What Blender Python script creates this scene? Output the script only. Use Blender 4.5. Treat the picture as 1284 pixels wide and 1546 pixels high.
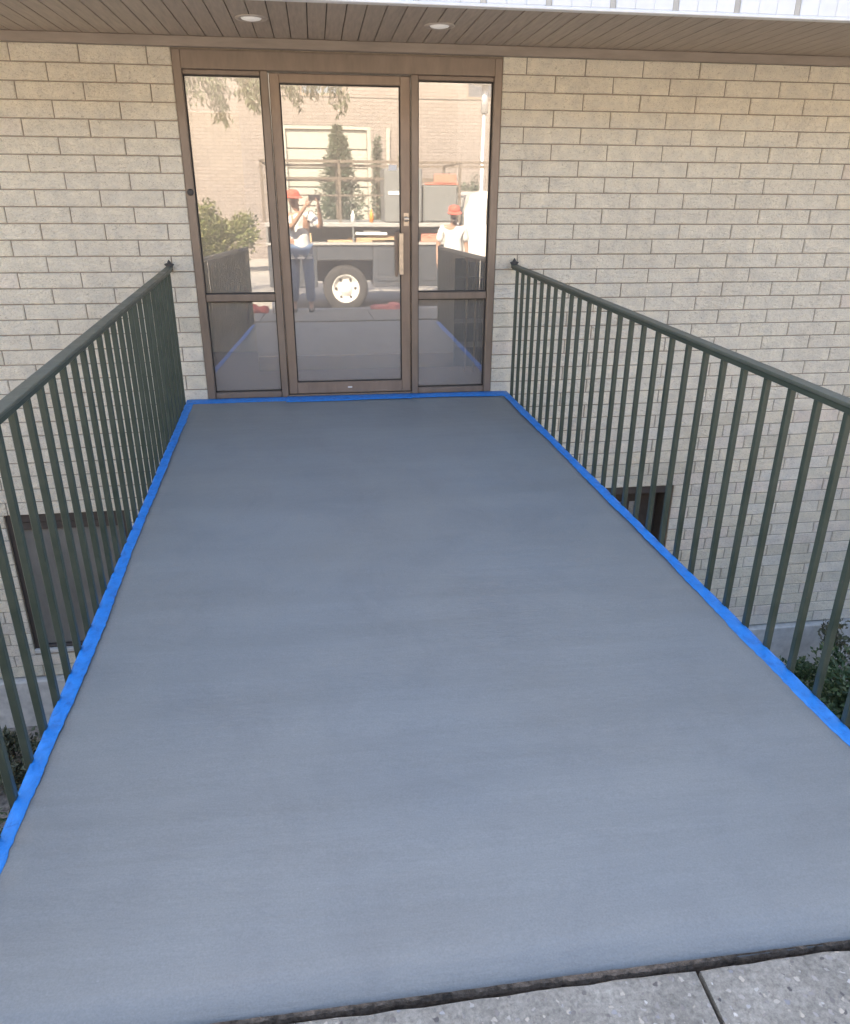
import bpy, bmesh, math, random
from mathutils import Vector, Matrix, Euler
R = math.radians
random.seed(7)
for o in list(bpy.data.objects): bpy.data.objects.remove(o)
scn = bpy.context.scene
COL = scn.collection

# ------------------------------------------------------------ camera
cam_d = bpy.data.cameras.new('camera'); cam = bpy.data.objects.new('camera', cam_d); COL.objects.link(cam)
scn.camera = cam
CAM = Vector((-1.446, -5.582, 1.382))
YAW, PIT, ROL = 0.13826, 0.39828, 0.00545
fw = Vector((math.sin(YAW)*math.cos(PIT), math.cos(YAW)*math.cos(PIT), -math.sin(PIT)))
rt = Vector((math.cos(YAW), -math.sin(YAW), 0)); up = rt.cross(fw)
rt2 = math.cos(ROL)*rt + math.sin(ROL)*up; up2 = -math.sin(ROL)*rt + math.cos(ROL)*up
M = Matrix((rt2, up2, -fw)).transposed().to_4x4(); M.translation = CAM
cam.matrix_world = M
cam_d.sensor_fit = 'VERTICAL'; cam_d.sensor_height = 36; cam_d.sensor_width = 36*1284/1546
cam_d.lens = 1126.42/1546*36; cam_d.clip_start = 0.02; cam_d.clip_end = 2000

# ------------------------------------------------------------ light
SUN_EL, SUN_AZ = R(44), R(-22)          # azimuth from +Y towards +X
w = bpy.data.worlds.new('World'); scn.world = w; w.use_nodes = True
nt = w.node_tree; nt.nodes.clear()
sky = nt.nodes.new('ShaderNodeTexSky'); sky.sky_type = 'NISHITA'; sky.sun_disc = False
sky.sun_elevation = SUN_EL; sky.sun_rotation = SUN_AZ % (2*math.pi)
sky.air_density = 1.0; sky.dust_density = 3.2; sky.ozone_density = 1.0
bg = nt.nodes.new('ShaderNodeBackground'); bg.inputs['Strength'].default_value = 0.125
wo = nt.nodes.new('ShaderNodeOutputWorld')
nt.links.new(sky.outputs[0], bg.inputs[0]); nt.links.new(bg.outputs[0], wo.inputs[0])
sd = bpy.data.lights.new('sun', 'SUN'); sd.energy = 5.0; sd.angle = R(0.55); sd.color = (1.0, 0.87, 0.70)
sun = bpy.data.objects.new('sun', sd); COL.objects.link(sun)
sdir = Vector((math.sin(SUN_AZ)*math.cos(SUN_EL), math.cos(SUN_AZ)*math.cos(SUN_EL), math.sin(SUN_EL)))
sun.rotation_euler = sdir.to_track_quat('Z', 'Y').to_euler(); sun.location = (0, 0, 30)
scn.view_settings.view_transform = 'Standard'; scn.view_settings.look = 'None'
scn.view_settings.gamma = 1; scn.view_settings.use_curve_mapping = False
scn.view_settings.exposure = 2.5
scn.cycles.max_bounces = 8; scn.cycles.transparent_max_bounces = 12

# ------------------------------------------------------------ materials
def new_mat(name):
    m = bpy.data.materials.new(name); m.use_nodes = True
    return m, m.node_tree, m.node_tree.nodes['Principled BSDF']
def N(t, typ, **kw):
    n = t.nodes.new(typ)
    for k, v in kw.items():
        if k in n.inputs.keys(): n.inputs[k].default_value = v
        else: setattr(n, k, v)
    return n
def ramp(t, fac, stops):
    r = t.nodes.new('ShaderNodeValToRGB'); t.links.new(fac, r.inputs[0])
    e = r.color_ramp.elements
    while len(e) < len(stops): e.new(0.5)
    for x, (p, c) in zip(e, stops):
        x.position = p; x.color = (*c, 1) if len(c) == 3 else c
    return r.outputs[0]
def coords(t, scale=(1, 1, 1), kind='pos'):
    mp = t.nodes.new('ShaderNodeMapping'); mp.inputs['Scale'].default_value = scale
    if kind == 'pos': t.links.new(t.nodes.new('ShaderNodeNewGeometry').outputs['Position'], mp.inputs[0])
    else: t.links.new(t.nodes.new('ShaderNodeTexCoord').outputs['Object'], mp.inputs[0])
    return mp.outputs[0]
def mixc(t, a, b, fac, mode='MIX'):
    m = t.nodes.new('ShaderNodeMix'); m.data_type = 'RGBA'; m.blend_type = mode
    for k, v in ((0, fac), (6, a), (7, b)):
        if hasattr(v, 'links'): t.links.new(v, m.inputs[k])
        else: m.inputs[k].default_value = (*v, 1) if isinstance(v, tuple) and len(v) == 3 else v
    return m.outputs[2]
def bump(t, bs, h, strength=.3, dist=.01):
    b = N(t, 'ShaderNodeBump', Strength=strength, Distance=dist)
    t.links.new(h, b.inputs['Height']); t.links.new(b.outputs[0], bs.inputs['Normal']); return b
def simple(name, col, rough=.5, var=.12, scale=20, metallic=0, bmp=0.0, stretch=(1, 1, 1), spec=.5, coat=0):
    m, t, b = new_mat(name)
    co = coords(t, stretch)
    n = N(t, 'ShaderNodeTexNoise', Scale=scale, Detail=6, Roughness=.6); t.links.new(co, n.inputs[0])
    lo = tuple(max(0, c*(1-var)) for c in col); hi = tuple(min(1, c*(1+var)) for c in col)
    t.links.new(ramp(t, n.outputs[0], [(.3, lo), (.7, hi)]), b.inputs['Base Color'])
    b.inputs['Roughness'].default_value = rough; b.inputs['Metallic'].default_value = metallic
    b.inputs['Specular IOR Level'].default_value = spec; b.inputs['Coat Weight'].default_value = coat
    if bmp: bump(t, b, n.outputs[0], bmp, .01)
    return m
MT = {}
def brick_mat():
    m, t, b = new_mat('split_face_brick')
    co = coords(t)
    geo = t.nodes.new('ShaderNodeNewGeometry')
    base = ramp(t, geo.outputs['Random Per Island'], [(0, (.74, .69, .57)), (.2, (.84, .79, .66)), (.45, (.88, .81, .66)), (.7, (.87, .83, .73)), (.88, (.89, .80, .69)), (1, (.77, .73, .64))])
    n1 = N(t, 'ShaderNodeTexNoise', Scale=9, Detail=5, Roughness=.6); t.links.new(co, n1.inputs[0])
    c1 = mixc(t, base, ramp(t, n1.outputs[0], [(.3, (.86, .86, .87)), (.72, (1.12, 1.1, 1.06))]), .85, 'MULTIPLY')
    n0 = N(t, 'ShaderNodeTexNoise', Scale=1.6, Detail=6, Roughness=.6); t.links.new(co, n0.inputs[0])
    c1 = mixc(t, c1, ramp(t, n0.outputs[0], [(.32, (.95, .92, .87)), (.5, (1.02, 1.0, .96)), (.7, (1.08, 1.06, 1.0))]), .9, 'MULTIPLY')
    # torn dark flecks, plus crinkle shadow painted dark in the pits
    mp = coords(t, (1, 1, 1.5))
    n2 = N(t, 'ShaderNodeTexNoise', Scale=50, Detail=6, Roughness=.74, Distortion=2.0); t.links.new(mp, n2.inputs[0])
    n3 = N(t, 'ShaderNodeTexNoise', Scale=30, Detail=3, Roughness=.6, Distortion=.8); t.links.new(mp, n3.inputs[0])
    fleck_shade = ramp(t, n2.outputs[0], [(.36, (.34, .28, .21)), (.45, (1, 1, 1))])
    c2 = mixc(t, c1, fleck_shade, .55, 'MULTIPLY')
    t.links.new(c2, b.inputs['Base Color']); b.inputs['Roughness'].default_value = .92; b.inputs['Specular IOR Level'].default_value = .25
    ad = N(t, 'ShaderNodeMath', operation='ADD'); mu = N(t, 'ShaderNodeMath', operation='MULTIPLY'); mu.inputs[1].default_value = 1.6
    t.links.new(n3.outputs[0], mu.inputs[0]); t.links.new(mu.outputs[0], ad.inputs[0]); t.links.new(n2.outputs[0], ad.inputs[1])
    bump(t, b, ad.outputs[0], 1.0, .012)
    return m
MT['brick'] = brick_mat()
MT['mortar'] = simple('mortar', (.33, .27, .20), .95, .18, 40, bmp=.4)
MT['footing'] = simple('footing_concrete', (.55, .52, .47), .9, .2, 12, bmp=.3)
def deck_mat():
    m, t, b = new_mat('fresh_grey_deck_paint')
    n = N(t, 'ShaderNodeTexNoise', Scale=1.5, Detail=6, Roughness=.55); t.links.new(coords(t, (.5, 2.6, 1)), n.inputs[0])
    n2 = N(t, 'ShaderNodeTexNoise', Scale=14, Detail=5, Roughness=.65); t.links.new(coords(t, (.12, 2.2, 1)), n2.inputs[0])
    n3 = N(t, 'ShaderNodeTexNoise', Scale=1.1, Detail=3); t.links.new(coords(t), n3.inputs[0])
    c = ramp(t, n.outputs[0], [(.3, (.198, .210, .207)), (.7, (.222, .235, .231))])
    c = mixc(t, c, ramp(t, n2.outputs[0], [(.3, (.92, .92, .92)), (.7, (1.06, 1.06, 1.06))]), .75, 'MULTIPLY')
    c = mixc(t, c, ramp(t, n3.outputs[0], [(.35, (.95, .97, 1.0)), (.65, (1.03, 1.0, .97))]), .8, 'MULTIPLY')
    n5 = N(t, 'ShaderNodeTexNoise', Scale=3.2, Detail=9, Roughness=.68, Distortion=.6); t.links.new(coords(t, (1, .8, 1)), n5.inputs[0])
    c = mixc(t, c, ramp(t, n5.outputs[0], [(.30, (.90, .90, .91)), (.5, (1, 1, 1)), (.72, (1.06, 1.055, 1.04))]), .9, 'MULTIPLY')
    n6 = N(t, 'ShaderNodeTexNoise', Scale=210, Detail=3, Roughness=.7); t.links.new(coords(t), n6.inputs[0])
    c = mixc(t, c, ramp(t, n6.outputs[0], [(.30, (.84, .84, .84)), (.70, (1.13, 1.13, 1.13))]), .8, 'MULTIPLY')
    # tiny chips / grit
    v = N(t, 'ShaderNodeTexVoronoi', Scale=9); t.links.new(coords(t), v.inputs['Vector'])
    sp = ramp(t, v.outputs['Distance'], [(.012, (1.35, 1.35, 1.35)), (.035, (1, 1, 1))])
    c = mixc(t, c, sp, .5, 'MULTIPLY')
    t.links.new(c, b.inputs['Base Color'])
    r = ramp(t, n2.outputs[0], [(.3, (.46,)*3), (.7, (.62,)*3)]); t.links.new(r, b.inputs['Roughness']); b.inputs['Specular IOR Level'].default_value = .5
    nb = N(t, 'ShaderNodeTexNoise', Scale=55, Detail=5, Roughness=.6); t.links.new(coords(t, (.35, 1.3, 1)), nb.inputs[0])
    bump(t, b, nb.outputs[0], .30, .005)
    return m
MT['deck'] = deck_mat()
MT['deck_edge'] = simple('raw_deck_edge', (.15, .115, .085), .95, .6, 60, bmp=1.0)
def slab_mat():
    m, t, b = new_mat('exposed_aggregate_concrete')
    n = N(t, 'ShaderNodeTexNoise', Scale=7, Detail=8, Roughness=.65); t.links.new(coords(t), n.inputs[0])
    n4 = N(t, 'ShaderNodeTexNoise', Scale=95, Detail=5, Roughness=.75); t.links.new(coords(t), n4.inputs[0])
    c = ramp(t, n.outputs[0], [(.3, (.185, .172, .145)), (.7, (.335, .312, .265))])
    c = mixc(t, c, ramp(t, n4.outputs[0], [(.32, (.50, .50, .50)), (.68, (1.35, 1.35, 1.35))]), .8, 'MULTIPLY')
    nv = N(t, 'ShaderNodeTexNoise', Scale=70, Detail=2); t.links.new(coords(t), nv.inputs[0])
    va = N(t, 'ShaderNodeVectorMath', operation='MULTIPLY_ADD'); va.inputs[1].default_value = (.018, .018, .018)
    t.links.new(nv.outputs['Color'], va.inputs[0]); t.links.new(coords(t), va.inputs[2])
    v = N(t, 'ShaderNodeTexVoronoi', Scale=58); t.links.new(va.outputs[0], v.inputs['Vector'])
    mask = ramp(t, v.outputs['Distance'], [(.26, (1, 1, 1)), (.36, (0, 0, 0))])
    sep = t.nodes.new('ShaderNodeSeparateColor'); t.links.new(v.outputs['Color'], sep.inputs[0])
    peb = ramp(t, sep.outputs[0], [(0, (.10, .09, .085)), (.2, (.22, .20, .18)), (.45, (.36, .34, .31)), (.7, (.50, .44, .35)), (.88, (.22, .22, .23)), (1, (.62, .59, .53))])
    keep = ramp(t, sep.outputs[1], [(.40, (0, 0, 0)), (.45, (1, 1, 1))])
    mk = mixc(t, mask, keep, 1.0, 'MULTIPLY')
    c = mixc(t, c, peb, mk)
    t.links.new(c, b.inputs['Base Color']); b.inputs['Roughness'].default_value = .85
    ad = N(t, 'ShaderNodeMath', operation='ADD'); t.links.new(n4.outputs[0], ad.inputs[0]); t.links.new(mask, ad.inputs[1])
    bump(t, b, ad.outputs[0], .5, .003)
    return m
MT['slab'] = slab_mat()
MT['bronze'] = simple('bronze_anodised_frame', (.235, .182, .138), .42, .14, 14, metallic=.25, stretch=(1, 1, .3))
MT['bronze_door'] = simple('bronze_door_rail', (.27, .20, .145), .40, .14, 14, metallic=.25, stretch=(1, 1, .3))
MT['gasket'] = simple('black_gasket', (.03, .026, .022), .6)
MT['soffit'] = simple('brown_soffit_board', (.405, .335, .265), .55, .16, 7, stretch=(8, .7, 1), bmp=.08)
MT['trim'] = simple('brown_frieze', (.295, .245, .20), .55, .14, 6, stretch=(.6, 1, 3), bmp=.06)
MT['groove'] = simple('dark_groove', (.05, .038, .03), .8)
MT['fascia'] = simple('white_fascia', (.78, .78, .77), .4, .05, 8)
MT['batten'] = simple('beige_batten', (.50, .47, .41), .6, .1, 10)
MT['upper'] = simple('upper_wall', (.60, .57, .52), .8, .1, 3)
def rail_mat(name, a, b2):
    m, t, b = new_mat(name)
    n = N(t, 'ShaderNodeTexNoise', Scale=9, Detail=7, Roughness=.7); t.links.new(coords(t), n.inputs[0])
    c = ramp(t, n.outputs[0], [(.3, a), (.7, b2)])
    n2 = N(t, 'ShaderNodeTexNoise', Scale=38, Detail=6, Roughness=.75); t.links.new(coords(t), n2.inputs[0])
    ch = ramp(t, n2.outputs[0], [(.66, (0, 0, 0)), (.69, (1, 1, 1))])
    c = mixc(t, c, (.115, .085, .06), ch); t.links.new(c, b.inputs['Base Color'])
    t.links.new(ramp(t, n.outputs[0], [(.3, (.32,)*3), (.7, (.55,)*3)]), b.inputs['Roughness'])
    bump(t, b, n2.outputs[0], .25, .003); return m
MT['rail'] = rail_mat('dark_green_rail_paint', (.024, .040, .029), (.052, .068, .050))
MT['rail_top'] = rail_mat('lit_green_handrail', (.055, .068, .052), (.10, .108, .085))  # paler grey paints in the light caught on the rail top
MT['rail_bracket'] = simple('dark_iron_bracket', (.055, .05, .045), .6, .3, 60)
def tape_mat():
    m, t, b = new_mat('blue_masking_tape')
    n = N(t, 'ShaderNodeTexNoise', Scale=34, Detail=7, Roughness=.72, Distortion=.5); t.links.new(coords(t, (1, .8, 1)), n.inputs[0])
    t.links.new(ramp(t, n.outputs[0], [(.33, (.010, .13, .44)), (.46, (.014, .20, .60)), (.62, (.020, .235, .68)), (.75, (.06, .31, .75))]), b.inputs['Base Color'])
    b.inputs['Roughness'].default_value = .48
    bump(t, b, n.outputs[0], .5, .006); return m
MT['tape'] = tape_mat()
def glass_mat(name, tint, fac, haze=.03):
    m = bpy.data.materials.new(name); m.use_nodes = True; t = m.node_tree; t.nodes.clear()
    o = t.nodes.new('ShaderNodeOutputMaterial'); mx = t.nodes.new('ShaderNodeMixShader')
    tr = N(t, 'ShaderNodeBsdfTransparent', Color=(*tint, 1)); gl = N(t, 'ShaderNodeBsdfGlossy', Color=(1, .985, .96, 1), Roughness=.012)
    fr = N(t, 'ShaderNodeFresnel', IOR=1.45); mr = N(t, 'ShaderNodeMapRange'); mr.inputs['From Min'].default_value = 0; mr.inputs['From Max'].default_value = 1
    mr.inputs['To Min'].default_value = fac; mr.inputs['To Max'].default_value = 1
    t.links.new(fr.outputs[0], mr.inputs['Value']); t.links.new(mr.outputs[0], mx.inputs[0])
    n = N(t, 'ShaderNodeTexNoise', Scale=1.3, Detail=1); t.links.new(coords(t), n.inputs[0])
    bp = N(t, 'ShaderNodeBump', Strength=.02, Distance=.02); t.links.new(n.outputs[0], bp.inputs['Height']); t.links.new(bp.outputs[0], gl.inputs['Normal'])
    t.links.new(tr.outputs[0], mx.inputs[1]); t.links.new(gl.outputs[0], mx.inputs[2])
    # pale diffuse veil added to imitate haze over the panes
    df = N(t, 'ShaderNodeBsdfDiffuse', Color=(.78, .75, .70, 1)); m2 = t.nodes.new('ShaderNodeMixShader')
    nd = N(t, 'ShaderNodeTexNoise', Scale=3.5, Detail=7, Roughness=.65); t.links.new(coords(t), nd.inputs[0])
    dd_ = N(t, 'ShaderNodeMapRange'); dd_.inputs['From Min'].default_value = .3; dd_.inputs['From Max'].default_value = .7
    dd_.inputs['To Min'].default_value = haze*.8; dd_.inputs['To Max'].default_value = haze*1.25
    t.links.new(nd.outputs[0], dd_.inputs['Value']); t.links.new(dd_.outputs[0], m2.inputs[0])
    t.links.new(mx.outputs[0], m2.inputs[1]); t.links.new(df.outputs[0], m2.inputs[2]); t.links.new(m2.outputs[0], o.inputs[0]); return m
MT['glass'] = glass_mat('coated_entrance_glass', (.93, .90, .86), .22, .12)
MT['win_glass'] = glass_mat('basement_window_glass', (.9, .9, .9), .12)
MT['brass'] = simple('worn_brass_handle', (.60, .50, .39), .33, .15, 30, metallic=.8)
MT['chrome'] = simple('metal_knob', (.45, .42, .38), .3, .1, 30, metallic=.9)
MT['paper'] = simple('paper_white', (.78, .78, .76), .7, .03, 10)
MT['int_wall'] = simple('interior_wall_paint', (.60, .59, .58), .8, .05, 3)
MT['int_base'] = simple('tan_baseboard', (.42, .35, .26), .6, .1, 10)
MT['int_floor'] = simple('dark_brown_carpet', (.17, .125, .105), .95, .25, 90, bmp=.3)
MT['int_door'] = simple('olive_beige_door', (.60, .55, .44), .6, .08, 6, stretch=(4, 4, .5))
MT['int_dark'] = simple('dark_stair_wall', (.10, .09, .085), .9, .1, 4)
MT['lens'] = simple('frosted_downlight_lens', (.90, .88, .84), .4, .05, 60)
_b = MT['lens'].node_tree.nodes['Principled BSDF']; _b.inputs['Emission Color'].default_value = (1, .93, .82, 1); _b.inputs['Emission Strength'].default_value = .03
MT['light_trim'] = simple('downlight_trim', (.50, .44, .38), .35, .08, 20, metallic=.3)
MT['soil'] = simple('mulch_soil', (.26, .22, .18), .98, .6, 25, bmp=1.0)
MT['ground'] = simple('dry_ground', (.22, .20, .16), .95, .25, 2, bmp=.4)
MT['asphalt'] = simple('asphalt', (.30, .285, .26), .92, .22, 30, bmp=.4)
MT['kerb'] = simple('kerb_concrete', (.38, .37, .35), .9, .15, 14, bmp=.3)
MT['board'] = simple('weathered_window_board', (.17, .16, .14), .8, .25, 6, stretch=(1, 1, .4), bmp=.2)
MT['win_frame'] = simple('dark_window_frame', (.06, .048, .04), .6, .2, 14)
MT['pane_sheen'] = simple('painted_pane_sheen', (.82, .84, .84), .7, .05, 10)
def leaf_mat(name, a, b_, c_):
    m, t, b = new_mat(name)
    g = t.nodes.new('ShaderNodeNewGeometry')
    t.links.new(ramp(t, g.outputs['Random Per Island'], [(0, a), (.5, b_), (1, c_)]), b.inputs['Base Color'])
    b.inputs['Roughness'].default_value = .55; b.inputs['Subsurface Weight'].default_value = 0
    return m
MT['shrub_leaf'] = leaf_mat('shrub_leaf', (.045, .08, .03), (.075, .125, .045), (.16, .19, .09))
MT['shrub_leaf_dry'] = leaf_mat('shrub_leaf_dry', (.06, .06, .035), (.11, .12, .06), (.22, .2, .12))
MT['tree_leaf'] = leaf_mat('drooping_tree_leaf', (.04, .055, .025), (.06, .08, .035), (.09, .11, .05))
MT['hedge_leaf'] = leaf_mat('hedge_leaf', (.07, .09, .025), (.11, .13, .04), (.17, .17, .06))
MT['conifer_leaf'] = leaf_mat('conifer_leaf', (.04, .065, .04), (.06, .09, .055), (.085, .115, .07))
MT['bark'] = simple('bark', (.12, .09, .065), .95, .3, 30, bmp=.8, stretch=(1, 1, .3))

# ------------------------------------------------------------ mesh helpers
def link(name, me, mat=None, parent=None):
    o = bpy.data.objects.new(name, me); COL.objects.link(o)
    if mat is not None and me is not None and not me.materials: me.materials.append(MT[mat] if isinstance(mat, str) else mat)
    if parent is not None: o.parent = parent
    return o
def tag(o, label=None, cat=None, group=None, kind=None):
    if label: o['label'] = label
    if cat: o['category'] = cat
    if group: o['group'] = group
    if kind: o['kind'] = kind
    return o
def empty(name, loc=(0, 0, 0), parent=None):
    o = bpy.data.objects.new(name, None); COL.objects.link(o); o.location = loc; o.empty_display_size = .2
    if parent is not None: o.parent = parent
    return o
class MB:
    def __init__(s): s.v = []; s.f = []
    def box(s, x0, x1, y0, y1, z0, z1, taper=0):
        b = len(s.v)
        s.v += [(x0, y0, z0), (x1, y0, z0), (x1, y1, z0), (x0, y1, z0), (x0+taper, y0+taper, z1), (x1-taper, y0+taper, z1), (x1-taper, y1-taper, z1), (x0+taper, y1-taper, z1)]
        s.f += [tuple(b+i for i in q) for q in ((0, 3, 2, 1), (4, 5, 6, 7), (0, 1, 5, 4), (1, 2, 6, 5), (2, 3, 7, 6), (3, 0, 4, 7))]
        return s
    def bar(s, p, q, w, h=None, upv=(0, 0, 1)):
        p = Vector(p); q = Vector(q); h = h or w
        d = (q-p).normalized(); u = Vector(upv)
        if abs(d.dot(u)) > .98: u = Vector((0, 1, 0))
        a = d.cross(u).normalized(); c = a.cross(d)
        b = len(s.v)
        for P in (p, q):
            for sa, sc in ((-1, -1), (1, -1), (1, 1), (-1, 1)): s.v.append(tuple(P+a*sa*w/2+c*sc*h/2))
        s.f += [tuple(b+i for i in Q) for Q in ((0, 1, 2, 3), (7, 6, 5, 4), (0, 4, 5, 1), (1, 5, 6, 2), (2, 6, 7, 3), (3, 7, 4, 0))]
        return s
    def tube(s, pts, rad, n=8, cap=True):
        pts = [Vector(p) for p in pts]; rad = rad if isinstance(rad, (list, tuple)) else [rad]*len(pts)
        b0 = len(s.v); prev = None
        for i, p in enumerate(pts):
            d = (pts[min(i+1, len(pts)-1)]-pts[max(i-1, 0)]).normalized()
            a = prev if prev is not None else (Vector((0, 0, 1)) if abs(d.z) < .9 else Vector((1, 0, 0)))
            a = (a-d*a.dot(d)).normalized(); prev = a; c = d.cross(a)
            for k in range(n):
                t = 2*math.pi*k/n; s.v.append(tuple(p+(a*math.cos(t)+c*math.sin(t))*rad[i]))
        for i in range(len(pts)-1):
            for k in range(n):
                k2 = (k+1) % n; s.f.append((b0+i*n+k, b0+i*n+k2, b0+(i+1)*n+k2, b0+(i+1)*n+k))
        if cap:
            s.f.append(tuple(b0+k for k in range(n))[::-1]); s.f.append(tuple(b0+(len(pts)-1)*n+k for k in range(n)))
        return s
    def lathe(s, prof, c, axis='Z', n=24):
        b0 = len(s.v); c = Vector(c)
        for r, h in prof:
            for k in range(n):
                t = 2*math.pi*k/n; a, b = r*math.cos(t), r*math.sin(t)
                s.v.append(tuple(c+(Vector((a, b, h)) if axis == 'Z' else Vector((a, h, b)) if axis == 'Y' else Vector((h, a, b)))))
        for i in range(len(prof)-1):
            for k in range(n):
                k2 = (k+1) % n; s.f.append((b0+i*n+k, b0+i*n+k2, b0+(i+1)*n+k2, b0+(i+1)*n+k))
        return s
    def mesh(s, name, smooth=False, bevel=0, seg=1):
        me = bpy.data.meshes.new(name); me.from_pydata(s.v, [], s.f)
        bm = bmesh.new(); bm.from_mesh(me)
        bmesh.ops.recalc_face_normals(bm, faces=bm.faces)
        if bevel: bmesh.ops.bevel(bm, geom=list(bm.edges), offset=bevel, segments=seg, affect='EDGES', profile=.6)
        bm.to_mesh(me); bm.free()
        if smooth:
            for p in me.polygons: p.use_smooth = True
        return me
    def build(s, name, mat, parent=None, smooth=False, bevel=0, seg=1):
        return link(name, s.mesh(name, smooth, bevel, seg), mat, parent)

# ------------------------------------------------------------ walkway frame
SL = .03                                    # the walkway falls away from the door
def dz(y): return SL*y                      # y is negative
def LX(y): return -2.44+.032*-y
def RX(y): return -.040+.036*-y
Y_END = -4.560

# ============================================================ SETTING
g = MB().box(-60, 60, -4.62, 60, -2.95, -2.76)
o = g.build('ground', 'soil'); tag(o, kind='structure')
# street: profile falling from the kerb, then flat to the horizon
prof = [(-6.55, -.36), (-7.5, -.46), (-8.4, -.56), (-12, -.58), (-60, -.60), (-400, -.6)]
v = []; f = []
for i, (y, z) in enumerate(prof):
    for x in (-400, -30, -8, 8, 30, 400): v.append((x, y, z))
for i in range(len(prof)-1):
    for k in range(5): f.append((i*6+k, i*6+k+1, (i+1)*6+k+1, (i+1)*6+k))
me = bpy.data.meshes.new('road'); me.from_pydata(v, [], f); o = link('road', me, 'asphalt'); tag(o, kind='structure')
# sidewalk: bed + slabs
sw = MB().box(-30, 30, -6.34, -4.62, -.9, -.27).build('sidewalk', 'kerb'); tag(sw, kind='structure')
def slab(x0, x1):
    n = 26; ys = [-4.5850, -4.5885, -4.9, -5.5, -6.05, -6.335]
    bm = bmesh.new(); rows = []
    rnd = random.Random(int(x0*100))
    xs = [x0+(x1-x0)*i/n for i in range(n+1)]
    for j, y in enumerate(ys):
        r = []
        for i, x in enumerate(xs):
            e = .0 if j > 1 else rnd.uniform(-.0025, .0025)
            ex = (.001*math.sin(x*40)) if j <= 1 else 0
            z = -.128 + .05*(y+4.58) + (-.004 if j == 0 else 0) - (.003 if i in (0, n) else 0)
            r.append(bm.verts.new((x, y+e+ex, z)))
        rows.append(r)
    for a, b in zip(rows, rows[1:]):
        for i in range(n): bm.faces.new((a[i], b[i], b[i+1], a[i+1]))
    bot = [bm.verts.new((vv.co.x, vv.co.y+.001, -.26)) for vv in rows[0]]
    for i in range(n): bm.faces.new((bot[i], rows[0][i], rows[0][i+1], bot[i+1]))
    for side in (0, -1):
        col = [r[side] for r in rows]; bb = [bm.verts.new((c.co.x, c.co.y, -.26)) for c in col]
        for i in range(len(col)-1): bm.faces.new((col[i], col[i+1], bb[i+1], bb[i]))
    bmesh.ops.recalc_face_normals(bm, faces=bm.faces)
    me = bpy.data.meshes.new('paving_slab'); bm.to_mesh(me); bm.free()
    return link('paving_slab', me, 'slab', sw)
xj = -.716-1.52*6
for i in range(12): slab(xj+1.52*i+.0055, xj+1.52*(i+1)-.0055)
kb = MB().box(-30, 30, -6.50, -6.345, -.9, -.217).build('kerb', 'kerb', sw, bevel=.012)
rw = MB().box(-30, LX(-4.6)-.02, -4.75, -4.6, -2.9, -.135); rw.box(RX(-4.6)+.02, 30, -4.75, -4.6, -2.9, -.135); rw.box(LX(-4.6)-.02, RX(-4.6)+.02, -4.75, -4.6, -2.9, -.30)
o = rw.build('retaining_wall', 'footing'); tag(o, kind='structure')

# walkway deck
def deck():
    ny, nx = 46, 24; bm = bmesh.new(); rows = []
    for j in range(ny+1):
        y = .012+(Y_END-.012)*j/ny; r = []
        for i in range(nx+1):
            t = i/nx; x = LX(y)+(RX(y)-LX(y))*t
            z = dz(y)+.0018*math.sin(x*2.3+y*1.1)+.0014*math.sin(y*3.1-x)
            if j == ny: z -= .004
            r.append(bm.verts.new((x, y, z)))
        rows.append(r)
    for a, b in zip(rows, rows[1:]):
        for i in range(nx): bm.faces.new((a[i], b[i], b[i+1], a[i+1]))
    ring = [r[0] for r in rows]+rows[-1][1:]+[r[-1] for r in rows[-2::-1]]+rows[0][-2:0:-1]
    low = [bm.verts.new((q.co.x, q.co.y, q.co.z-.20)) for q in ring]
    for i in range(len(ring)):
        j = (i+1) % len(ring); bm.faces.new((ring[i], ring[j], low[j], low[i]))
    bm.faces.new(low)
    bmesh.ops.recalc_face_normals(bm, faces=bm.faces)
    me = bpy.data.meshes.new('walkway'); bm.to_mesh(me); bm.free()
    for p in me.polygons: p.use_smooth = abs(p.normal.z) > .8
    return link('walkway', me, 'deck')
wk = deck(); tag(wk, kind='structure')
# rough unpainted lip where the paint stops
bm = bmesh.new(); n = 150; A = []; B = []; Cc = []; D = []
rnd = random.Random(5)
for i in range(n+1):
    t = i/n; x = LX(Y_END)+(RX(Y_END)-LX(Y_END))*t; z0 = dz(Y_END)-.004
    ey = rnd.uniform(-.0025, .0025)+.002*math.sin(x*9)
    A.append(bm.verts.new((x, Y_END+.0015+.001*math.sin(x*5)+rnd.uniform(-.0007, .0007), z0+.0045)))
    B.append(bm.verts.new((x, Y_END-.003+ey, z0-.002+rnd.uniform(-.001, .001)))); Cc.append(bm.verts.new((x, Y_END-.005+ey, z0-.012))); D.append(bm.verts.new((x, Y_END-.006+ey, z0-.17)))
for P, Q in ((A, B), (B, Cc), (Cc, D)):
    for i in range(n): bm.faces.new((P[i], Q[i], Q[i+1], P[i+1]))
me = bpy.data.meshes.new('walkway_edge'); bm.to_mesh(me); bm.free(); link('walkway_edge', me, 'deck_edge', wk)

# ============================================================ OUR BUILDING
BLD = empty('brick_building', (0, 0, 0))
tag(BLD, 'cream brick building with a brown framed glass entrance under a low brown soffit', 'building')
CH = .10348; TOPZ = 2.2479; BL = .4064
OPEN = [(-2.29, -.165, -.02, 2.236), (-3.893, -3.003, -2.075, -.855), (.575, 1.465, -2.075, -.855)]
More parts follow.
